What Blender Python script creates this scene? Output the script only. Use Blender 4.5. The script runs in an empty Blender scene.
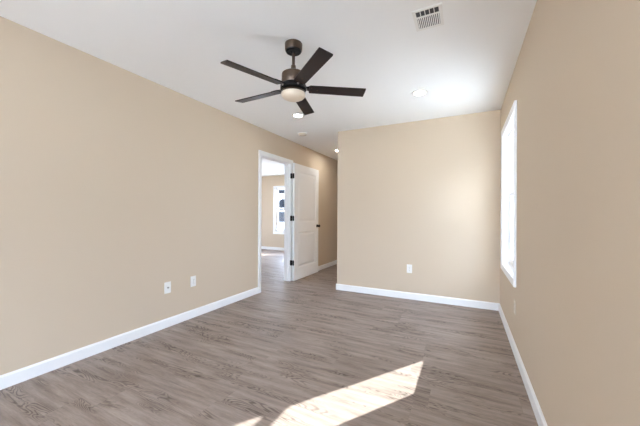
import bpy, bmesh, math
from mathutils import Vector, Matrix

S = bpy.context.scene
COL = S.collection

# ------------------------------------------------------------------ camera
F_PX, YAW, ROLL, CAM_H = 289.4, 0.46593, 0.00464, 1.1513
cam_data = bpy.data.cameras.new('camera')
cam_data.sensor_width = 36.0
cam_data.lens = F_PX * 36.0 / 640.0
cam_data.shift_y = 2.0 / 640.0
cam_data.clip_start = 0.02
cam = bpy.data.objects.new('camera', cam_data)
COL.objects.link(cam)
cam.matrix_world = (Matrix.Translation((0, 0, CAM_H)) @ Matrix.Rotation(YAW, 4, 'Z')
                    @ Matrix.Rotation(math.pi / 2, 4, 'X') @ Matrix.Rotation(ROLL, 4, 'Z'))
S.camera = cam

# ------------------------------------------------------------------ world, sun, exposure
SKY_STRENGTH = 16.5
SUN_STRENGTH = 26.0
world = bpy.data.worlds.new('sky')
S.world = world
world.use_nodes = True
wn = world.node_tree
wn.nodes.clear()
w_out = wn.nodes.new('ShaderNodeOutputWorld')
w_bg = wn.nodes.new('ShaderNodeBackground')
w_tc = wn.nodes.new('ShaderNodeTexCoord')
w_sep = wn.nodes.new('ShaderNodeSeparateXYZ')
w_ramp = wn.nodes.new('ShaderNodeValToRGB')
w_ramp.color_ramp.elements[0].position = 0.0
w_ramp.color_ramp.elements[0].color = (0.64, 0.77, 1.0, 1)
w_ramp.color_ramp.elements[1].position = 0.7
w_ramp.color_ramp.elements[1].color = (0.58, 0.73, 1.0, 1)
wn.links.new(w_tc.outputs['Generated'], w_sep.inputs[0])
wn.links.new(w_sep.outputs['Z'], w_ramp.inputs['Fac'])
wn.links.new(w_ramp.outputs['Color'], w_bg.inputs['Color'])
w_bg.inputs['Strength'].default_value = SKY_STRENGTH
wn.links.new(w_bg.outputs[0], w_out.inputs['Surface'])

sun_data = bpy.data.lights.new('sun', 'SUN')
sun_data.energy = SUN_STRENGTH
sun_data.angle = math.radians(0.5)
sun_data.color = (0.95, 1.0, 1.0)
sun = bpy.data.objects.new('sun', sun_data)
COL.objects.link(sun)
SUN_TRAVEL = Vector((-1.0, -1.470, -0.955))
sun.rotation_euler = SUN_TRAVEL.to_track_quat('-Z', 'Y').to_euler()
sun.location = (6, 9, 8)

S.view_settings.view_transform = 'Standard'
S.view_settings.look = 'None'
S.view_settings.exposure = 0.12
S.view_settings.gamma = 1.0
S.view_settings.use_curve_mapping = False
S.cycles.max_bounces = 14
S.cycles.diffuse_bounces = 10
S.cycles.glossy_bounces = 4
S.cycles.transparent_max_bounces = 12
S.cycles.sample_clamp_indirect = 8.0

# ------------------------------------------------------------------ dimensions
H = 2.44
XL, XR, YF, XC = -2.7186, 0.3761, 4.1212, -1.7723
WT = 0.115                       # partition thickness
ET = 0.235                       # outer wall thickness
Y_BACK, Y_END = -4.0, 8.2
X_OTHER, Y_OTHER, Y_OTHER_NEAR = -7.2, 7.85, 1.2
D0, D1, DH = 3.452, 4.258, 2.037  # doorway along Y, head height
W0, W1, WZ0, WZ1 = 2.917, 3.803, 0.615, 2.053      # window in the right wall
VZ0, VZ1 = 0.575, 2.04
V0, V1 = -5.615, -4.08                            # window in the next room
SINK = 0.004


# ------------------------------------------------------------------ materials
def lin(c):
    c /= 255.0
    return c / 12.92 if c <= 0.04045 else ((c + 0.055) / 1.055) ** 2.4


def rgb(r, g, b):
    return (lin(r), lin(g), lin(b), 1.0)


def base_mat(name, color, rough=0.5, metal=0.0, spec=0.5):
    m = bpy.data.materials.new(name)
    m.use_nodes = True
    b = m.node_tree.nodes['Principled BSDF']
    b.inputs['Base Color'].default_value = color
    b.inputs['Roughness'].default_value = rough
    b.inputs['Metallic'].default_value = metal
    b.inputs['Specular IOR Level'].default_value = spec
    return m


def noise_mat(name, color, rough=0.5, metal=0.0, spec=0.5, scale=40.0, amount=0.03, bump=0.0, stretch=(1, 1, 1)):
    """plain material with a faint procedural mottling (and optional bump)"""
    m = base_mat(name, color, rough, metal, spec)
    nt = m.node_tree
    b = nt.nodes['Principled BSDF']
    tc = nt.nodes.new('ShaderNodeTexCoord')
    mp = nt.nodes.new('ShaderNodeMapping')
    mp.inputs['Scale'].default_value = stretch
    nz = nt.nodes.new('ShaderNodeTexNoise')
    nz.inputs['Scale'].default_value = scale
    nz.inputs['Detail'].default_value = 3.0
    nt.links.new(tc.outputs['Object'], mp.inputs['Vector'])
    nt.links.new(mp.outputs['Vector'], nz.inputs['Vector'])
    mr = nt.nodes.new('ShaderNodeMapRange')
    mr.inputs['To Min'].default_value = 1.0 - amount
    mr.inputs['To Max'].default_value = 1.0 + amount
    nt.links.new(nz.outputs['Fac'], mr.inputs['Value'])
    mx = nt.nodes.new('ShaderNodeMix')
    mx.data_type = 'RGBA'
    mx.blend_type = 'MULTIPLY'
    mx.inputs['Factor'].default_value = 1.0
    mx.inputs['A'].default_value = color
    nt.links.new(mr.outputs['Result'], mx.inputs['B'])
    nt.links.new(mx.outputs['Result'], b.inputs['Base Color'])
    if bump:
        bp = nt.nodes.new('ShaderNodeBump')
        bp.inputs['Strength'].default_value = bump
        bp.inputs['Distance'].default_value = 0.002
        nt.links.new(nz.outputs['Fac'], bp.inputs['Height'])
        nt.links.new(bp.outputs['Normal'], b.inputs['Normal'])
    return m


def glass_mat():
    m = bpy.data.materials.new('window_glass')
    m.use_nodes = True
    nt = m.node_tree
    nt.nodes.clear()
    out = nt.nodes.new('ShaderNodeOutputMaterial')
    tr = nt.nodes.new('ShaderNodeBsdfTransparent')
    tr.inputs['Color'].default_value = (0.96, 0.97, 0.97, 1)
    gl = nt.nodes.new('ShaderNodeBsdfGlossy')
    gl.inputs['Roughness'].default_value = 0.0
    lw = nt.nodes.new('ShaderNodeLayerWeight')
    lw.inputs['Blend'].default_value = 0.5
    pw = nt.nodes.new('ShaderNodeMath')
    pw.operation = 'POWER'
    pw.inputs[1].default_value = 5.0
    nt.links.new(lw.outputs['Facing'], pw.inputs[0])
    fr = nt.nodes.new('ShaderNodeMath')
    fr.operation = 'MULTIPLY_ADD'
    fr.inputs[1].default_value = 0.8
    fr.inputs[2].default_value = 0.035
    nt.links.new(pw.outputs[0], fr.inputs[0])
    mx = nt.nodes.new('ShaderNodeMixShader')
    nt.links.new(fr.outputs[0], mx.inputs[0])
    nt.links.new(tr.outputs[0], mx.inputs[1])
    nt.links.new(gl.outputs[0], mx.inputs[2])
    nt.links.new(mx.outputs[0], out.inputs['Surface'])
    return m


def emit_mat(name, color, strength):
    m = base_mat(name, color, 0.6)
    b = m.node_tree.nodes['Principled BSDF']
    b.inputs['Emission Color'].default_value = color
    b.inputs['Emission Strength'].default_value = strength
    return m


def floor_mat():
    """grey-brown vinyl planks running across the room (along X)"""
    m = bpy.data.materials.new('vinyl_plank')
    m.use_nodes = True
    nt = m.node_tree
    N, L = nt.nodes.new, nt.links.new
    b = nt.nodes['Principled BSDF']

    def math_(op, a, c=None, clamp=False):
        n = N('ShaderNodeMath')
        n.operation = op
        n.use_clamp = clamp
        for i, v in enumerate((a, c)):
            if v is None:
                continue
            if isinstance(v, (int, float)):
                n.inputs[i].default_value = v
            else:
                L(v, n.inputs[i])
        return n.outputs[0]

    def comb(x, y, z):
        n = N('ShaderNodeCombineXYZ')
        for i, v in enumerate((x, y, z)):
            if isinstance(v, (int, float)):
                n.inputs[i].default_value = v
            else:
                L(v, n.inputs[i])
        return n.outputs[0]

    def noise(vec, detail=2.0, rough=0.5, dist=0.0):
        n = N('ShaderNodeTexNoise')
        n.inputs['Scale'].default_value = 1.0
        n.inputs['Detail'].default_value = detail
        n.inputs['Roughness'].default_value = rough
        n.inputs['Distortion'].default_value = dist
        L(vec, n.inputs['Vector'])
        return n.outputs['Fac']

    def white(vec):
        n = N('ShaderNodeTexWhiteNoise')
        L(vec, n.inputs['Vector'])
        return n.outputs['Value']

    def remap(v, a, c, d, e):
        n = N('ShaderNodeMapRange')
        n.interpolation_type = 'SMOOTHSTEP'
        L(v, n.inputs['Value'])
        for k, val in zip(('From Min', 'From Max', 'To Min', 'To Max'), (a, c, d, e)):
            n.inputs[k].default_value = val
        return n.outputs['Result']

    PW, PL = 0.182, 1.22
    tc = N('ShaderNodeTexCoord')
    sp = N('ShaderNodeSeparateXYZ')
    L(tc.outputs['Object'], sp.inputs[0])
    x, y = sp.outputs['X'], sp.outputs['Y']
    row_f = math_('DIVIDE', math_('ADD', y, 40.0), PW)
    row = math_('FLOOR', row_f)
    row_r = white(comb(row, 3.1, 0.0))
    col_f = math_('DIVIDE', math_('ADD', math_('ADD', x, 40.0), math_('MULTIPLY', row_r, PL)), PL)
    col = math_('FLOOR', col_f)
    rnd = white(comb(row, col, 1.7))
    rnd2 = white(comb(row, col, 9.3))
    offx = math_('MULTIPLY', rnd, 37.0)
    offy = math_('MULTIPLY', rnd2, 23.0)
    px = math_('ADD', x, offx)
    py = math_('ADD', y, offy)
    # long soft bands of tone
    band = noise(comb(math_('MULTIPLY', px, 2.2), math_('MULTIPLY', py, 22.0), 0.0), 3.0, 0.6)
    # cathedral figure: contour lines of a stretched noise field
    fld = noise(comb(math_('MULTIPLY', px, 1.9), math_('MULTIPLY', py, 10.0), 4.0), 2.0, 0.45, 0.4)
    rings = math_('SINE', math_('MULTIPLY', fld, 165.0))
    rings = remap(rings, -0.2, 1.0, 0.0, 1.0)
    msk = noise(comb(math_('MULTIPLY', px, 1.6), math_('MULTIPLY', py, 9.0), 11.0), 1.0, 0.5)
    msk = remap(msk, 0.47, 0.62, 0.0, 1.0)
    # fine streaky fibre
    fib = noise(comb(math_('MULTIPLY', px, 9.0), math_('MULTIPLY', py, 220.0), 0.0), 3.0, 0.6)
    fleck = noise(comb(math_('MULTIPLY', px, 26.0), math_('MULTIPLY', py, 150.0), 7.0), 2.0, 0.6)

    tone = math_('MULTIPLY', math_('SUBTRACT', band, 0.5), 1.05)
    tone = math_('ADD', tone, math_('MULTIPLY', math_('SUBTRACT', fib, 0.5), 0.38))
    tone = math_('ADD', tone, math_('MULTIPLY', math_('SUBTRACT', fleck, 0.5), 0.30))
    tone = math_('ADD', tone, math_('MULTIPLY', math_('SUBTRACT', rnd, 0.5), 0.07))
    ring_amt = math_('MULTIPLY', math_('MULTIPLY', rings, msk), math_('MULTIPLY', fleck, 0.78))
    tone = math_('SUBTRACT', tone, ring_amt)
    tone = math_('SUBTRACT', tone, math_('MULTIPLY', msk, 0.05))
    ramp = N('ShaderNodeValToRGB')
    cr = ramp.color_ramp
    cr.elements[0].position = 0.0
    cr.elements[0].color = FLOOR_DARK
    cr.elements[1].position = 1.0
    cr.elements[1].color = FLOOR_LIGHT
    e = cr.elements.new(0.5)
    e.color = FLOOR_MID
    L(math_('ADD', tone, 0.54, True), ramp.inputs['Fac'])
    # plank seams
    fy = math_('FRACT', row_f)
    fx = math_('FRACT', col_f)
    ey = math_('MULTIPLY', math_('MINIMUM', fy, math_('SUBTRACT', 1.0, fy)), PW)
    ex = math_('MULTIPLY', math_('MINIMUM', fx, math_('SUBTRACT', 1.0, fx)), PL)
    edge = math_('MINIMUM', ey, ex)
    seam = remap(edge, 0.0004, 0.0016, 0.90, 1.0)
    mx = N('ShaderNodeMix')
    mx.data_type = 'RGBA'
    mx.blend_type = 'MULTIPLY'
    mx.inputs['Factor'].default_value = 1.0
    L(ramp.outputs['Color'], mx.inputs['A'])
    L(seam, mx.inputs['B'])
    L(mx.outputs['Result'], b.inputs['Base Color'])
    b.inputs['Roughness'].default_value = 0.48
    b.inputs['Specular IOR Level'].default_value = 0.36
    bp = N('ShaderNodeBump')
    bp.inputs['Strength'].default_value = 0.12
    bp.inputs['Distance'].default_value = 0.001
    L(math_('ADD', fib, seam), bp.inputs['Height'])
    L(bp.outputs['Normal'], b.inputs['Normal'])
    return m


WALL_RGB = rgb(203, 186, 163)
FLOOR_DARK, FLOOR_MID, FLOOR_LIGHT = rgb(90, 77, 69), rgb(146, 131, 121), rgb(184, 169, 158)

M_WALL = noise_mat('tan_wall_paint', WALL_RGB, 0.8, spec=0.2, scale=160, amount=0.012, bump=0.06)
M_CEIL = noise_mat('white_ceiling_paint', rgb(242, 242, 240), 0.9, spec=0.2, scale=120, amount=0.01, bump=0.05)
M_FLOOR = floor_mat()
M_TRIM = noise_mat('white_semigloss_trim', rgb(238, 238, 236), 0.35, scale=20, amount=0.008)
M_VINYL = noise_mat('white_vinyl', rgb(242, 242, 241), 0.4, scale=20, amount=0.006)
M_GLASS = glass_mat()
M_BLACK = noise_mat('matte_black_metal', rgb(26, 25, 25), 0.42, 0.6, scale=60, amount=0.06)
M_BRONZE = noise_mat('dark_bronze_metal', rgb(92, 77, 65), 0.36, 0.7, scale=60, amount=0.06)
M_BLADE = noise_mat('espresso_blade', rgb(30, 19, 18), 0.42, 0.0, scale=14, amount=0.22, stretch=(1, 9, 1))
M_SILVER = base_mat('brushed_nickel', rgb(170, 165, 158), 0.3, 0.9)
M_OPAL = noise_mat('frosted_opal_glass', rgb(226, 210, 188), 0.4, scale=12, amount=0.02)
M_PLASTIC = noise_mat('white_plastic', rgb(232, 230, 225), 0.4, scale=30, amount=0.008)
M_ALMOND = noise_mat('almond_plastic', rgb(212, 201, 182), 0.4, scale=30, amount=0.008)
M_DARK = noise_mat('painted_duct_shade', rgb(62, 62, 64), 0.8, scale=30, amount=0.05)
M_SLOT = base_mat('slot_black', rgb(40, 38, 36), 0.7)
M_LED = emit_mat('lit_led_lens', (1.0, 0.98, 0.92, 1), 40.0)
M_LED_HALL = emit_mat('lit_led_lens_hall', (1.0, 0.98, 0.94, 1), 190.0)
M_SIDING = noise_mat('white_siding', rgb(226, 226, 224), 0.7, scale=6, amount=0.03)
M_ROOF = noise_mat('blue_grey_shingles', rgb(22, 24, 30), 0.95, spec=0.1, scale=18, amount=0.18)
M_GREYMETAL = noise_mat('grey_painted_metal', rgb(92, 92, 96), 0.6, scale=10, amount=0.08)
M_GREYBOX = noise_mat('charcoal_painted_metal', rgb(40, 40, 43), 0.8, spec=0.2, scale=10, amount=0.08)
M_DARKGLASS = noise_mat('dark_house_glass', rgb(16, 20, 27), 0.6, spec=0.1, scale=3, amount=0.2)
M_GROUND = noise_mat('pale_concrete_ground', rgb(214, 211, 205), 0.9, scale=3, amount=0.12)
M_BRICK = noise_mat('white_exterior_brick', rgb(226, 222, 214), 0.85, scale=25, amount=0.06)


# ------------------------------------------------------------------ mesh helpers
class MB:
    def __init__(self):
        self.bm = bmesh.new()

    def box(self, a, b, bevel=0.0, rot=None, pivot=None, seg=2):
        x0, x1 = sorted((a[0], b[0]))
        y0, y1 = sorted((a[1], b[1]))
        z0, z1 = sorted((a[2], b[2]))
        vs = [self.bm.verts.new(p) for p in ((x0, y0, z0), (x1, y0, z0), (x1, y1, z0), (x0, y1, z0),
                                             (x0, y0, z1), (x1, y0, z1), (x1, y1, z1), (x0, y1, z1))]
        fs = [self.bm.faces.new([vs[i] for i in q]) for q in
              ((0, 3, 2, 1), (4, 5, 6, 7), (0, 1, 5, 4), (1, 2, 6, 5), (2, 3, 7, 6), (3, 0, 4, 7))]
        if bevel:
            es = {e for f in fs for e in f.edges}
            r = bmesh.ops.bevel(self.bm, geom=list(es), offset=bevel, segments=seg, profile=0.5, affect='EDGES')
            vs = list({v for f in r['faces'] for v in f.verts} | {v for v in vs if v.is_valid})
        if rot is not None:
            bmesh.ops.transform(self.bm, matrix=rot, verts=[v for v in vs if v.is_valid],
                                space=Matrix.Translation(-Vector(pivot)) if pivot is not None else Matrix())
        return self

    def lathe(self, profile, center=(0, 0, 0), n=48, axis='Z', cap=True):
        """profile: list of (radius, height)"""
        rows = []
        c = Vector(center)
        for r, h in profile:
            row = []
            if r < 1e-6:
                p = Vector((0, 0, h))
                row = [self.bm.verts.new(c + self._ax(p, axis))]
            else:
                for i in range(n):
                    a = 2 * math.pi * i / n
                    row.append(self.bm.verts.new(c + self._ax(Vector((r * math.cos(a), r * math.sin(a), h)), axis)))
            rows.append(row)
        for A, B in zip(rows, rows[1:]):
            for i in range(n):
                j = (i + 1) % n
                if len(A) == 1 and len(B) == 1:
                    continue
                if len(A) == 1:
                    self.bm.faces.new((A[0], B[j], B[i]))
                elif len(B) == 1:
                    self.bm.faces.new((A[i], A[j], B[0]))
                else:
                    self.bm.faces.new((A[i], A[j], B[j], B[i]))
        if cap:
            for row in (rows[0], rows[-1]):
                if len(row) > 1:
                    self.bm.faces.new(row)
        return self

    @staticmethod
    def _ax(p, axis):
        if axis == 'Z':
            return p
        if axis == 'X':
            return Vector((p.z, p.x, p.y))
        return Vector((p.x, p.z, p.y))

    def prism(self, pts, f):
        """outline pts (u, w) swept; f(u, w, t) gives the point for t in (0, 1)"""
        A = [self.bm.verts.new(f(u, w, 0)) for u, w in pts]
        B = [self.bm.verts.new(f(u, w, 1)) for u, w in pts]
        n = len(pts)
        for i in range(n):
            j = (i + 1) % n
            self.bm.faces.new((A[i], A[j], B[j], B[i]))
        self.bm.faces.new(A)
        self.bm.faces.new(list(reversed(B)))
        return self

    def rect_loops(self, u0, u1, z0, z1, loops, f, fill=True):
        """concentric rectangles (inset, depth) lofted together; f(u, depth, z) -> point"""
        prev = None
        for ins, dep in loops:
            row = [self.bm.verts.new(f(u, dep, z)) for u, z in
                   ((u0 + ins, z0 + ins), (u1 - ins, z0 + ins), (u1 - ins, z1 - ins), (u0 + ins, z1 - ins))]
            if prev:
                for i in range(4):
                    j = (i + 1) % 4
                    self.bm.faces.new((prev[i], prev[j], row[j], row[i]))
            prev = row
        if fill:
            self.bm.faces.new(prev)
        return self

    def build(self, name, mat, parent=None, smooth=None, local=None):
        if local is not None:
            bmesh.ops.transform(self.bm, matrix=local, verts=self.bm.verts[:])
        bmesh.ops.recalc_face_normals(self.bm, faces=self.bm.faces[:])
        me = bpy.data.meshes.new(name)
        if smooth is not None:
            for f in self.bm.faces:
                f.smooth = True
            for e in self.bm.edges:
                if len(e.link_faces) == 2 and e.calc_face_angle(0) > smooth:
                    e.smooth = False
        self.bm.to_mesh(me)
        self.bm.free()
        me.materials.append(mat)
        o = bpy.data.objects.new(name, me)
        COL.objects.link(o)
        if parent is not None:
            o.parent = parent
        return o


def thing(name, label, cat, loc=(0, 0, 0), group=None):
    o = bpy.data.objects.new(name, None)
    COL.objects.link(o)
    o.location = loc
    o.empty_display_size = 0.1
    o['label'] = label
    o['category'] = cat
    if group:
        o['group'] = group
    return o


def struct(o, label, cat):
    o['kind'] = 'structure'
    o['label'] = label
    o['category'] = cat
    return o


def copy_tree(o, parent=None):
    c = o.copy()
    COL.objects.link(c)
    c.parent = parent
    for ch in list(o.children):
        copy_tree(ch, c)
    return c


SM = math.radians(35)

# ------------------------------------------------------------------ room shell
m = MB()
m.box((X_OTHER - 0.2, Y_BACK - 0.2, -0.12), (XR + ET, Y_END + 0.1, 0.0))
struct(m.build('floor', M_FLOOR), 'grey brown wood look plank floor running across the room', 'floor')

m = MB()
m.box((X_OTHER - 0.2, Y_BACK - 0.2, H), (XR + ET, Y_END + 0.1, H + 0.15))
struct(m.build('ceiling', M_CEIL), 'smooth white flat ceiling with fan and recessed lights', 'ceiling')


def wall_with_hole(name, label, along, fixed0, fixed1, a0, a1, holes, mat=M_WALL):
    """wall slab along 'X' or 'Y' between a0 and a1 with rectangular holes (b0, b1, z0, z1)"""
    m = MB()

    def bx(u0, u1, z0, z1):
        if u1 - u0 < 1e-5 or z1 - z0 < 1e-5:
            return
        if along == 'Y':
            m.box((fixed0, u0, z0), (fixed1, u1, z1))
        else:
            m.box((u0, fixed0, z0), (u1, fixed1, z1))
    cur = a0
    for b0, b1, z0, z1 in sorted(holes):
        bx(cur, b0, 0, H)
        bx(b0, b1, 0, z0)
        bx(b0, b1, z1, H)
        cur = b1
    bx(cur, a1, 0, H)
    return struct(m.build(name, mat), label, 'wall')


wall_with_hole('wall_left', 'long tan wall on the left with the white doorway in it', 'Y', XL - WT, XL, Y_BACK, Y_END,
               [(D0, D1, 0.0, DH)])
wall_with_hole('wall_far', 'tan wall at the far end of the room with one outlet', 'X', YF, YF + WT, XC, XR, [])
wall_with_hole('wall_hall_right', 'tan side wall of the hall behind the far wall corner', 'Y', XC, XC + WT, YF + WT, Y_END, [(4.75, 5.60, 0.0, 2.05)])  # unseen doorway added to spill light onto the open door
wall_with_hole('wall_added_room_end', 'tan end wall with a daylight opening in the unseen room added across the hall', 'X', Y_END, Y_END + 0.1, XC + WT, XR + ET,
               [(-1.62, -0.12, 0.05, 2.36)])  # unseen room and opening added to bring daylight to the hall
wall_with_hole('wall_hall_end', 'tan wall at the end of the hall', 'X', Y_END, Y_END + 0.1, XL, XC + WT, [])
REAR = [(-3.85, -2.70), (-2.55, -1.40), (-1.25, -0.10)]     # unseen right wall windows added behind the viewer to light the left wall
wall_with_hole('wall_right', 'tan wall on the right with the tall white window', 'Y', XR, XR + 0.14, Y_BACK, Y_END,
               [(W0, W1, WZ0, WZ1), *[(a, b, 0.08, 2.2) for a, b in REAR]])
BRK = 0.115
wall_with_hole('wall_outside_right', 'pale brick outer skin of the right wall', 'Y', XR + 0.14, XR + ET, Y_BACK, Y_END,
               [(W0 + 0.02, W1 - BRK + 0.065, WZ0 + 0.02, WZ1 - 0.03), *[(a, b, 0.08, 2.2) for a, b in REAR]], M_BRICK)
wall_with_hole('wall_back', 'tan wall behind the viewer with a wide opening added for daylight', 'X', Y_BACK - 0.14, Y_BACK, XL - WT, XR + ET,
               [(-2.66, 0.32, 0.0, 2.36)])  # bare unseen opening added to let sky light in
wall_with_hole('wall_other_far', 'tan wall with a window in the room past the doorway', 'X', Y_OTHER, Y_OTHER + 0.14,
               X_OTHER - 0.14, XL - WT, [(V0, V1, VZ0, VZ1)])
wall_with_hole('wall_other_left', 'tan far side wall of the room past the doorway', 'Y', X_OTHER - 0.14, X_OTHER,
               Y_OTHER_NEAR, Y_OTHER, [(3.4, 4.6, 0.61, 2.066), (5.4, 6.6, 0.61, 2.066)])
wall_with_hole('wall_other_near', 'tan near wall of the room past the doorway', 'X', Y_OTHER_NEAR - 0.1, Y_OTHER_NEAR,
               X_OTHER - 0.14, XL - WT, [])

# baseboards: 90 mm high with a chamfered top edge
BB_H, BB_T = 0.09, 0.014
PROFILE = [(-0.001, -SINK), (BB_T, -SINK), (BB_T, BB_H - 0.012), (0.006, BB_H), (-0.001, BB_H)]


def baseboard(name, label, runs):
    m = MB()
    for p, q, nrm in runs:
        p, q, n_ = Vector((*p, 0)), Vector((*q, 0)), Vector((*nrm, 0))
        m.prism(PROFILE, lambda u, w, t: (p + n_ * u if t == 0 else q + n_ * u) + Vector((0, 0, w)))
    return struct(m.build(name, M_TRIM), label, 'baseboard')


CW = 0.066     # casing width
baseboard('baseboard_left', 'white baseboard along the left wall', [((XL, Y_BACK), (XL, D0 - CW - 0.001), (1, 0))])
baseboard('baseboard_hall_left', 'white baseboard in the hall beyond the open door',
          [((XL, D1 + CW + 0.001), (XL, Y_END), (1, 0))])
baseboard('baseboard_far', 'white baseboard along the far wall', [((XC - BB_T, YF), (XR, YF), (0, -1))])
baseboard('baseboard_hall_right', 'white baseboard on the hall side of the far wall corner',
          [((XC, YF), (XC, 4.75), (-1, 0)), ((XC, 5.60), (XC, Y_END), (-1, 0))])
baseboard('baseboard_right', 'white baseboard along the right wall under the window',
          [((XR, Y_BACK), (XR, YF - BB_T), (-1, 0))])
baseboard('baseboard_other_far', 'white baseboard seen through the doorway',
          [((X_OTHER, Y_OTHER), (XL - WT, Y_OTHER), (0, -1))])

m = MB()
m.box((XL - WT, Y_BACK - 3.2, 2.5), (XR + ET, Y_BACK - 0.14, 2.62))
struct(m.build('sky_blocker_roof', M_SIDING), 'unseen roof slab added behind the viewer to cut direct sky', 'porch roof')  # unseen slab added to cut direct sky through the back opening

# ------------------------------------------------------------------ doorway: casing and jamb
m = MB()
CT = 0.018
CAS = [(0.0, 0.0), (0.0, 0.010), (0.010, 0.014), (0.040, CT), (CW - 0.004, CT), (CW, CT - 0.004), (CW, 0.0)]
for side, xs in ((1, XL), (-1, XL - WT)):
    for e, d in ((D0, -1), (D1, 1)):
        m.prism(CAS, lambda u, w, t: (xs + side * w, e + d * u, (-SINK if t == 0 else DH + u)))
    m.prism(CAS, lambda u, w, t: (xs + side * w, (D0 - u if t == 0 else D1 + u), DH + u))
struct(m.build('trim_1', M_TRIM), 'white moulded casing around the doorway in the left wall', 'door casing')

m = MB()
JT = 0.018
m.box((XL - WT, D0 - 0.002, -SINK), (XL, D0 + JT - 0.012, DH))
m.box((XL - WT, D1 - JT + 0.012, -SINK), (XL, D1 + 0.002, DH))
m.box((XL - WT, D0, DH - JT + 0.012), (XL, D1, DH + 0.002))
for a, b in (((XL - 0.075, D0, 0), (XL - 0.040, D0 + 0.018, DH)), ((XL - 0.075, D1 - 0.018, 0), (XL - 0.040, D1, DH)),
             ((XL - 0.075, D0, DH - 0.018), (XL - 0.040, D1, DH))):
    m.box(a, b, 0.002)
struct(m.build('trim_2', M_TRIM), 'white door jamb lining the doorway in the left wall', 'door jamb')

# ------------------------------------------------------------------ the open door, folded flat against the hall wall
DX0, DX1 = XL + 0.046, XL + 0.081      # back and front face
DY0, DY1 = 4.261, 5.177
DZ0, DZ1 = 0.010, 2.050
door = bpy.data.objects.new('door_1', None)
COL.objects.link(door)
struct(door, 'white two panel door standing fully open against the hall wall', 'door')
m = MB()
m.box((DX0 + 0.010, DY0 + 0.02, DZ0 + 0.02), (DX1 - 0.010, DY1 - 0.02, DZ1 - 0.02))
st = 0.115
panels = [(0.215, 0.850), (1.010, DZ1 - 0.125)]
LOOPS = [(0.0, 0.0), (0.004, 0.001), (0.020, 0.009), (0.034, 0.009), (0.062, 0.003), (0.066, 0.0025)]
for face, sgn in ((DX1, -1), (DX0, 1)):
    f = lambda u, d, z: (face + sgn * d, u, z)
    zs = [DZ0] + [v for p in panels for v in p] + [DZ1]
    for ya, yb in ((DY0, DY0 + st), (DY1 - st, DY1)):
        m.rect_loops(ya, yb, DZ0, DZ1, [(0, 0)], f)
    for za, zb in ((DZ0, panels[0][0]), (panels[0][1], panels[1][0]), (panels[1][1], DZ1)):
        m.rect_loops(DY0 + st, DY1 - st, za, zb, [(0, 0)], f)
    for za, zb in panels:
        m.rect_loops(DY0 + st, DY1 - st, za, zb, LOOPS, f)
for q in (((DX0, DY0, DZ0), (DX1, DY0, DZ0), (DX1, DY0, DZ1), (DX0, DY0, DZ1)),
          ((DX0, DY1, DZ0), (DX1, DY1, DZ0), (DX1, DY1, DZ1), (DX0, DY1, DZ1)),
          ((DX0, DY0, DZ0), (DX1, DY0, DZ0), (DX1, DY1, DZ0), (DX0, DY1, DZ0)),
          ((DX0, DY0, DZ1), (DX1, DY0, DZ1), (DX1, DY1, DZ1), (DX0, DY1, DZ1))):
    m.bm.faces.new([m.bm.verts.new(p) for p in q])
bmesh.ops.remove_doubles(m.bm, verts=m.bm.verts[:], dist=0.0002)
m.build('door_leaf', M_TRIM, door)
for zc in (1.826, 1.091, 0.320):
    m = MB()
    m.box((XL - 0.026, DY0 - 0.008, zc - 0.044), (XL + 0.004, DY0 - 0.0055, zc + 0.044))
    m.box((DX0 + 0.001, DY0 - 0.003, zc - 0.044), (DX1 - 0.004, DY0 + 0.0005, zc + 0.044))
    m.lathe([(0.0, -0.050), (0.005, -0.048), (0.008, -0.044), (0.008, 0.044), (0.005, 0.048), (0.0, 0.050)],
            (XL + 0.026, DY0 - 0.006, zc), 16)
    m.box((XL + 0.000, DY0 - 0.0085, zc - 0.044), (XL + 0.042, DY0 - 0.002, zc + 0.044))
    h = m.build('hinge', M_BLACK, door, SM)
    h['label'] = 'matte black hinge'
m = MB()
m.lathe([(0.0, 0.0), (0.032, 0.0), (0.032, 0.005), (0.028, 0.009), (0.018, 0.011), (0.016, 0.024), (0.020, 0.030),
         (0.026, 0.042), (0.028, 0.052), (0.024, 0.060), (0.012, 0.064), (0.0, 0.0645)],
        (DX1, DY1 - 0.062, 0.935), 28, 'X')
k = m.build('door_knob', M_BLACK, door, SM)
k['label'] = 'matte black round door knob'


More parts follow.
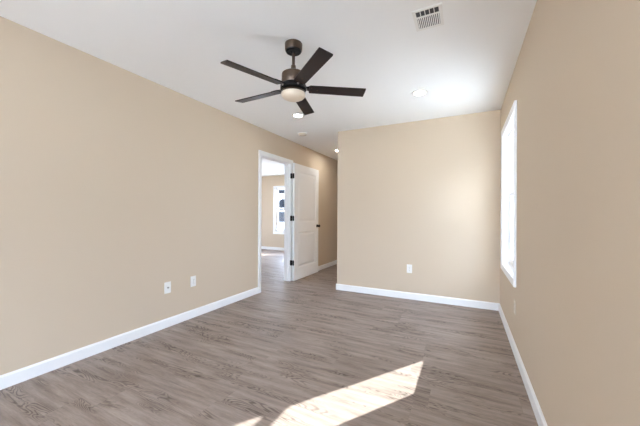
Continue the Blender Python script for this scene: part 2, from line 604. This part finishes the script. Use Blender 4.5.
# ------------------------------------------------------------------ windows
def window(name, label, f, u0, u1, z0, z1, depth=0.14, casing=True, lights=2):
    """double hung window; f(u, v, z) -> world, v grows outward from the inside wall face"""
    root = bpy.data.objects.new(name, None)
    COL.objects.link(root)
    struct(root, label, 'window')

    def bx(m, a, b, bev=0.0):
        m.box(f(*a), f(*b), bev)
    cw, ct = 0.055, 0.020
    if casing:
        m = MB()
        prof = [(0.0, 0.0), (0.0, 0.010), (0.012, 0.014), (cw - 0.004, ct), (cw, ct - 0.004), (cw, -0.001)]
        for e, d in ((u0, -1), (u1, 1)):
            m.prism(prof, lambda a, w, t: f(e + d * a, -w, (z0 - a if t == 0 else z1 + a)))
        for e, d in ((z0, -1), (z1, 1)):
            m.prism(prof, lambda a, w, t: f((u0 - a if t == 0 else u1 + a), -w, e + d * a))
        m.build('casing', M_TRIM, root)
    m = MB()
    jt = 0.012
    bx(m, (u0 - 0.001, 0, z0), (u0 + jt - 0.006, depth, z1))
    bx(m, (u1 - jt + 0.006, 0, z0), (u1 + 0.001, depth, z1))
    bx(m, (u0, 0, z1 - jt + 0.006), (u1, depth, z1 + 0.001))
    bx(m, (u0, 0, z0 - 0.001), (u1, depth, z0 + jt - 0.006))
    m.build('jamb_liner', M_TRIM, root)
    m = MB()
    fw = 0.032
    a, b = 0.050, depth
    bx(m, (u0 + 0.004, a, z0 + 0.004), (u0 + fw, b, z1 - 0.004), 0.002)
    bx(m, (u1 - fw, a, z0 + 0.004), (u1 - 0.004, b, z1 - 0.004), 0.002)
    bx(m, (u0 + fw, a, z1 - fw), (u1 - fw, b, z1 - 0.004), 0.002)
    bx(m, (u0 + fw, a, z0 + 0.004), (u1 - fw, b, z0 + fw), 0.002)
    m.build('window_frame', M_VINYL, root)
    zm = (z0 + z1) / 2 + 0.056
    for part, va, vb, za, zb in (('lower_sash', 0.058, 0.088, z0 + fw, zm + 0.012),
                                 ('upper_sash', 0.094, 0.124, zm - 0.012, z1 - fw)):
        m = MB()
        s_ = 0.038
        bx(m, (u0 + fw, va, za), (u0 + fw + s_, vb, zb), 0.003)
        bx(m, (u1 - fw - s_, va, za), (u1 - fw, vb, zb), 0.003)
        bx(m, (u0 + fw + s_, va, za), (u1 - fw - s_, vb, za + (0.05 if part == 'lower_sash' else 0.036)), 0.003)
        bx(m, (u0 + fw + s_, va, zb - 0.036), (u1 - fw - s_, vb, zb), 0.003)
        o = m.build(part, M_VINYL, root)
        m = MB()
        vm = (va + vb) / 2
        bx(m, (u0 + fw + s_ - 0.005, vm - 0.002, za + 0.02), (u1 - fw - s_ + 0.005, vm + 0.002, zb - 0.02))
        m.build('glass_pane', M_GLASS, o)
        if part == 'lower_sash':
            m = MB()
            um = (u0 + u1) / 2
            bx(m, (um - 0.03, va + 0.004, zb - 0.006), (um + 0.03, vb - 0.004, zb + 0.010), 0.003)
            m.build('sash_lock', M_VINYL, o)
    return root


f_right = lambda u, v, z: (XR + v, u, z)
f_otherfar = lambda u, v, z: (u, Y_OTHER + v, z)
window('window_1', 'tall white double hung window in the right wall', f_right, W0, W1, WZ0, WZ1)
for i, (a, b) in enumerate(REAR):
    window('window_%d' % (i + 3), 'added unseen double hung window in the right wall behind the viewer', f_right, a, b, 0.08, 2.2)
window('window_2', 'white double hung window seen through the doorway', f_otherfar, V0, V1, VZ0, VZ1)

# ------------------------------------------------------------------ ceiling fan
FX, FY = -1.164, 1.858
fan = thing('ceiling_fan', 'dark bronze five blade ceiling fan with opal light hanging from white ceiling', 'ceiling fan',
            (FX, FY, H))


def at_fan(name, prof, mat, parent=fan, n=48):
    m = MB()
    m.lathe(prof, (0, 0, 0), n)
    return m.build(name, mat, parent, SM)


at_fan('canopy', [(0.0, 0.001), (0.064, 0.001), (0.066, -0.003), (0.0645, -0.046), (0.061, -0.054), (0.058, -0.050),
                  (0.0, -0.050)], M_BRONZE)
at_fan('canopy_plate', [(0.0, -0.048), (0.0585, -0.048), (0.0565, -0.062), (0.050, -0.066), (0.024, -0.064), (0.020, -0.072),
                        (0.0, -0.072)], M_BLACK)['label'] = 'black canopy underside'
at_fan('downrod', [(0.0, -0.07), (0.0115, -0.07), (0.0115, -0.200), (0.0, -0.200)], M_BRONZE, n=24)
at_fan('rod_coupling', [(0.0, -0.160), (0.014, -0.160), (0.018, -0.165), (0.019, -0.186), (0.032, -0.200), (0.034, -0.226),
                        (0.0, -0.226)], M_BRONZE, n=32)
at_fan('motor_housing', [(0.0, -0.216), (0.040, -0.217), (0.076, -0.221), (0.086, -0.229), (0.088, -0.240),
                         (0.088, -0.306), (0.086, -0.310), (0.0, -0.310)], M_BRONZE)
at_fan('flywheel', [(0.0, -0.306), (0.080, -0.306), (0.094, -0.312), (0.098, -0.318), (0.098, -0.346), (0.094, -0.350),
                    (0.0, -0.350)], M_BLACK)
lk = at_fan('light_kit', [(0.0, -0.348), (0.060, -0.348), (0.060, -0.356), (0.088, -0.360), (0.0905, -0.364), (0.0905, -0.374),
                          (0.087, -0.376), (0.0, -0.376)], M_BRONZE)
at_fan('light_diffuser', [(0.0, -0.370), (0.089, -0.370), (0.0910, -0.380), (0.089, -0.394), (0.078, -0.406), (0.060, -0.415),
                          (0.034, -0.421), (0.0, -0.423)], M_OPAL, lk)['label'] = 'frosted cream glass light cover'

A0, PITCH, ZB = math.radians(-37.8), math.radians(-12.0), -0.335
blade0 = None
for k in range(5):
    rot = Matrix.Rotation(A0 + k * 2 * math.pi / 5, 4, 'Z') @ Matrix.Translation((0, 0, ZB)) @ Matrix.Rotation(PITCH, 4, 'X')
    if blade0 is None:
        m = MB()
        w0, w1, r0, r1, th = 0.043, 0.048, 0.118, 0.552, 0.0035
        out = []
        for cx, cy, a in ((r0 + 0.012, -w0 + 0.012, 180), (r1 - 0.006, -w1 + 0.006, 270), (r1 - 0.006, w1 - 0.006, 0),
                          (r0 + 0.012, w0 - 0.012, 90)):
            rr = 0.012 if cx < 0.3 else 0.006
            for i in range(5):
                t = math.radians(a + 90 * i / 4)
                out.append((cx + rr * math.cos(t), cy + rr * math.sin(t)))
        m.prism(out, lambda u, w, t: (u, w, -th if t == 0 else th))
        bl = m.build('blade', M_BLADE, fan)
        m = MB()
        arm = [(0.070, -0.020), (0.110, -0.022), (0.128, -0.036), (0.185, -0.034), (0.197, -0.020), (0.197, 0.020),
               (0.185, 0.034), (0.128, 0.036), (0.110, 0.022), (0.070, 0.020)]
        m.prism(arm, lambda u, w, t: (u, w, th if t == 0 else th + 0.005))
        br = m.build('blade_bracket', M_BLACK, bl)
        for sx, sy in ((0.135, -0.022), (0.135, 0.022), (0.182, 0.0)):
            m = MB()
            m.lathe([(0.0, -th - 0.003), (0.004, -th - 0.0025), (0.006, -th), (0.006, -th + 0.001)], (sx, sy, 0), 12)
            m.build('screw', M_BRONZE, bl, SM)
        m = MB()
        m.lathe([(0.0, 0.104), (0.007, 0.104), (0.007, 0.099), (0.010, 0.096), (0.010, 0.090)], (0, 0, 0.0), 14, 'X')
        m.build('arm_bolt', M_SILVER, bl, SM)
        blade0 = bl
    else:
        bl = copy_tree(blade0, fan)
    bl.matrix_local = rot

# ------------------------------------------------------------------ recessed lights
LIGHTS = [((-0.437, 3.183), 'round lit recessed ceiling light nearest the far wall and right window'),
          ((-1.946, 3.221), 'round lit recessed ceiling light right below the fan blade near the left wall'),
          ((-2.275, 5.32), 'round lit recessed ceiling light in the hall beside the far wall corner'),
          ((-0.44, 0.40), 'added unseen recessed ceiling light above the viewer on the window side'),  # this and the next are unseen lamps added to even out the light
          ((-1.95, 0.40), 'added unseen recessed ceiling light beside the viewer on the left wall side')]
rl0 = None
for (lx, ly), lab in LIGHTS:
    if rl0 is None:
        rl0 = thing('recessed_light', lab, 'ceiling light', (lx, ly, H), 'recessed ceiling lights')
        m = MB()
        m.lathe([(0.055, -0.003), (0.058, -0.006), (0.070, -0.005), (0.082, -0.002), (0.083, 0.001), (0.055, 0.001)], n=48,
                cap=False)
        m.build('trim_ring', M_PLASTIC, rl0, SM)
        m = MB()
        m.lathe([(0.0, -0.0035), (0.056, -0.0035), (0.056, 0.0005), (0.0, 0.0005)], n=48)
        m.build('lens', M_LED, rl0, SM)
        o = rl0
    else:
        o = copy_tree(rl0)
        o.location = (lx, ly, H)
    o['label'] = lab
    if ly > 5.0:            # the hall lamp is the brighter one
        for ch in o.children:
            if ch.name.startswith('lens'):
                ch.data = ch.data.copy()
                ch.data.materials[0] = M_LED_HALL

# ------------------------------------------------------------------ smoke detector
sd = thing('smoke_detector', 'small round off white smoke detector on ceiling above the doorway', 'smoke detector',
           (-2.311, 3.965, H))
m = MB()
m.lathe([(0.0, 0.001), (0.082, 0.001), (0.082, -0.006), (0.078, -0.010), (0.0, -0.010)])
m.build('base_ring', M_PLASTIC, sd, SM)
m = MB()
m.lathe([(0.0, -0.009), (0.070, -0.009), (0.068, -0.020), (0.056, -0.028), (0.036, -0.031), (0.035, -0.026), (0.020, -0.026),
         (0.019, -0.031), (0.0, -0.032)])
m.build('cover', M_ALMOND, sd, SM)
m = MB()
m.lathe([(0.0, -0.040), (0.006, -0.0395), (0.007, -0.037), (0.007, -0.034)], (0.046, 0, 0.009), 14)
m.build('test_button', M_SLOT, sd, SM)

# ------------------------------------------------------------------ ceiling air register
vent = thing('air_vent', 'white rectangular air register with dark slots on the ceiling', 'air vent', (-0.222, 2.004, H))
VX0, VX1, VY0, VY1 = -0.088, 0.088, -0.110, 0.106         # flange, about the vent's centre
OX0, OX1 = -0.068, 0.068
m = MB()
RA = (-0.094, -0.042)         # row of wide slots
RB = (-0.029, 0.088)          # row of fins
for a, b in (((VX0, VY0), (OX0, VY1)), ((OX1, VY0), (VX1, VY1)), ((OX0, VY0), (OX1, RA[0])), ((OX0, RA[1]), (OX1, RB[0])),
             ((OX0, RB[1]), (OX1, VY1))):
    m.box((a[0], a[1], -0.005), (b[0], b[1], 0.001))
m.build('face_frame', M_PLASTIC, vent)
m = MB()
m.box((OX0 - 0.004, RA[0] - 0.004, -0.0015), (OX1 + 0.004, RB[1] + 0.004, 0.0008))
m.build('duct_shade_plate', M_DARK, vent)  # flat dark plate, the duct's inner shade is put into its colour
for i in range(1, 5):
    xx = OX0 + (OX1 - OX0) * i / 5
    m = MB()
    m.box((xx - 0.002, RA[0] - 0.001, -0.0048), (xx + 0.002, RA[1] + 0.001, -0.001))
    m.build('divider', M_PLASTIC, vent)
for i in range(12):
    xx = OX0 + (OX1 - OX0) * (i + 0.5) / 12
    m = MB()
    m.prism([(xx - 0.0030, -0.0040), (xx - 0.0022, -0.0048), (xx + 0.0030, -0.0020), (xx + 0.0022, -0.0012)],
            lambda u, w, t: (u, RB[0] - 0.001 if t == 0 else RB[1] + 0.001, w))
    m.build('louver', M_PLASTIC, vent)
for yy in (VY0 + 0.010, VY1 - 0.010):
    m = MB()
    m.lathe([(0.0, -0.0062), (0.004, -0.0058), (0.004, -0.004)], (0, yy, 0), 12)
    m.build('screw', M_PLASTIC, vent, SM)


# ------------------------------------------------------------------ wall plates
def plate(name, label, cat, loc, facing, kind, mat):
    """facing: '+X', '-Y', '-X'; built with u across, w up, d out of the wall"""
    root = thing(name, label, cat, loc)
    if facing == '+X':
        f = lambda u, d, w: (d, u, w)
    elif facing == '-X':
        f = lambda u, d, w: (-d, -u, w)
    else:
        f = lambda u, d, w: (u, -d, w)
    m = MB()
    m.rect_loops(-0.035, 0.035, -0.0575, 0.0575, [(0.0, -0.001), (0.0, 0.003), (0.003, 0.0055), (0.006, 0.006)], f)
    m.build('cover_plate', mat, root)
    if kind == 'duplex':
        for zc in (0.0195, -0.0195):
            m = MB()
            pts = []
            for i in range(24):
                a = 2 * math.pi * i / 24
                pts.append((max(-0.0165, min(0.0165, 0.019 * math.cos(a))), zc + max(-0.014, min(0.014, 0.017 * math.sin(a)))))
            m.prism(pts, lambda u, w, t: f(u, 0.005 if t == 0 else 0.0075, w))
            r = m.build('receptacle', mat, root)
            m = MB()
            for uu, hh in ((-0.0065, 0.0045), (0.0065, 0.0035)):
                m.box(f(uu - 0.0011, 0.006, zc + 0.003 - hh), f(uu + 0.0011, 0.0078, zc + 0.003 + hh))
            m.box(f(-0.0022, 0.006, zc - 0.010), f(0.0022, 0.0078, zc - 0.0055))
            m.build('slots', M_SLOT, r)
        m = MB()
        m.box(f(-0.003, 0.005, -0.003), f(0.003, 0.0068, 0.003), 0.001)
        m.build('screw', M_SILVER, root)
    else:
        m = MB()
        axis = 'X'
        m.lathe([(0.0, 0.004), (0.009, 0.004), (0.009, 0.009), (0.0065, 0.010), (0.0065, 0.018), (0.0, 0.018)], (0, 0, 0), 20, axis)
        c = m.build('coax_jack', M_SILVER, root, SM)
        for zc in (0.042, -0.042):
            m = MB()
            m.lathe([(0.0, 0.0075), (0.003, 0.007), (0.0035, 0.005)], (0, 0, zc), 12, axis)
            m.build('screw', M_PLASTIC, root, SM)
    return root


plate('cable_plate', 'white wall plate with one cable jack low on the left wall', 'wall plate', (XL, 1.945, 0.402), '+X', 'coax',
      M_PLASTIC)
plate('power_outlet', 'white duplex outlet on left wall between cable plate and doorway', 'outlet', (XL, 2.256, 0.404), '+X',
      'duplex', M_PLASTIC)
plate('power_outlet', 'white duplex outlet low on the far tan wall', 'outlet', (-0.688, YF, 0.416), '-Y', 'duplex', M_PLASTIC)
plate('power_outlet', 'almond duplex outlet on the right wall below the tall window', 'outlet', (XR, 2.915, 0.385), '-X', 'duplex',
      M_ALMOND)

# ------------------------------------------------------------------ outside
m = MB()
m.box((-60, -60, -0.30), (60, 60, -0.14))
g = m.build('ground', M_GROUND)
struct(g, 'pale concrete and ground outside the windows', 'ground')

m = MB()
m.box((4.4, -12.0, -0.14), (11.6, 3.0, 2.9))
m.prism([(3.9, 2.75), (8.0, 4.3), (12.1, 2.75), (12.1, 2.9), (8.0, 4.5), (3.9, 2.9)],
        lambda u, w, t: (u, -12.4 if t == 0 else 3.4, w))
struct(m.build('house_sky_blocker', M_GREYMETAL), 'unseen grey house added beside the right wall to block sky light', 'house')  # unseen house added to hold back sky light on the far wall

hs = thing('neighbour_house', 'white sided house with blue grey roof outside the window past the doorway', 'house', (-12.0, 17.0, -0.14))
m = MB()
for i in range(16):
    z0 = i * 0.18
    m.prism([(0.0, z0), (-0.02, z0), (0.0, z0 + 0.18)], lambda u, w, t: (-7.0 if t == 0 else 7.0, u, w))
m.box((-7.0, 0.0, 0.0), (7.0, 7.0, 2.9))
m.build('siding_wall', M_SIDING, hs)
m = MB()
m.prism([(-0.5, 2.75), (3.5, 4.6), (7.5, 2.75), (7.5, 3.1), (3.5, 5.0), (-0.5, 3.12)],
        lambda u, w, t: (-7.4 if t == 0 else 7.4, u, w))
m.build('roof', M_ROOF, hs)


def arch(x0, x1, z0, zs, n=10):
    r = (x1 - x0) / 2
    c = (x0 + x1) / 2
    return [(x0, z0), (x1, z0)] + [(c + r * math.cos(math.pi * k / n), zs + r * math.sin(math.pi * k / n)) for k in range(n + 1)]


for wx in (-3.4, 0.55, 3.4):
    m = MB()
    m.prism(arch(wx - 0.48, wx + 0.48, 1.56, 2.00), lambda u, w, t: (u, -0.05 if t == 0 else 0.01, w))
    wf = m.build('house_window', M_VINYL, hs)
    m = MB()
    m.prism(arch(wx - 0.41, wx + 0.41, 1.63, 2.00), lambda u, w, t: (u, -0.065 if t == 0 else -0.045, w))
    m.build('pane', M_DARKGLASS, wf)
m = MB()
m.box((0.15, -0.55, 0.82), (1.25, -0.05, 1.50), 0.03)
m.box((0.15, -0.50, 0.0), (0.23, -0.10, 0.84))
m.box((1.17, -0.50, 0.0), (1.25, -0.10, 0.84))
ub = m.build('utility_box', M_GREYBOX, hs)
ub['label'] = 'dark grey utility box'
m = MB()
m.box((0.20, -0.56, 0.86), (0.42, -0.54, 1.46), 0.004)
m.build('side_panel', M_ROOF, ub)

print('scene built')
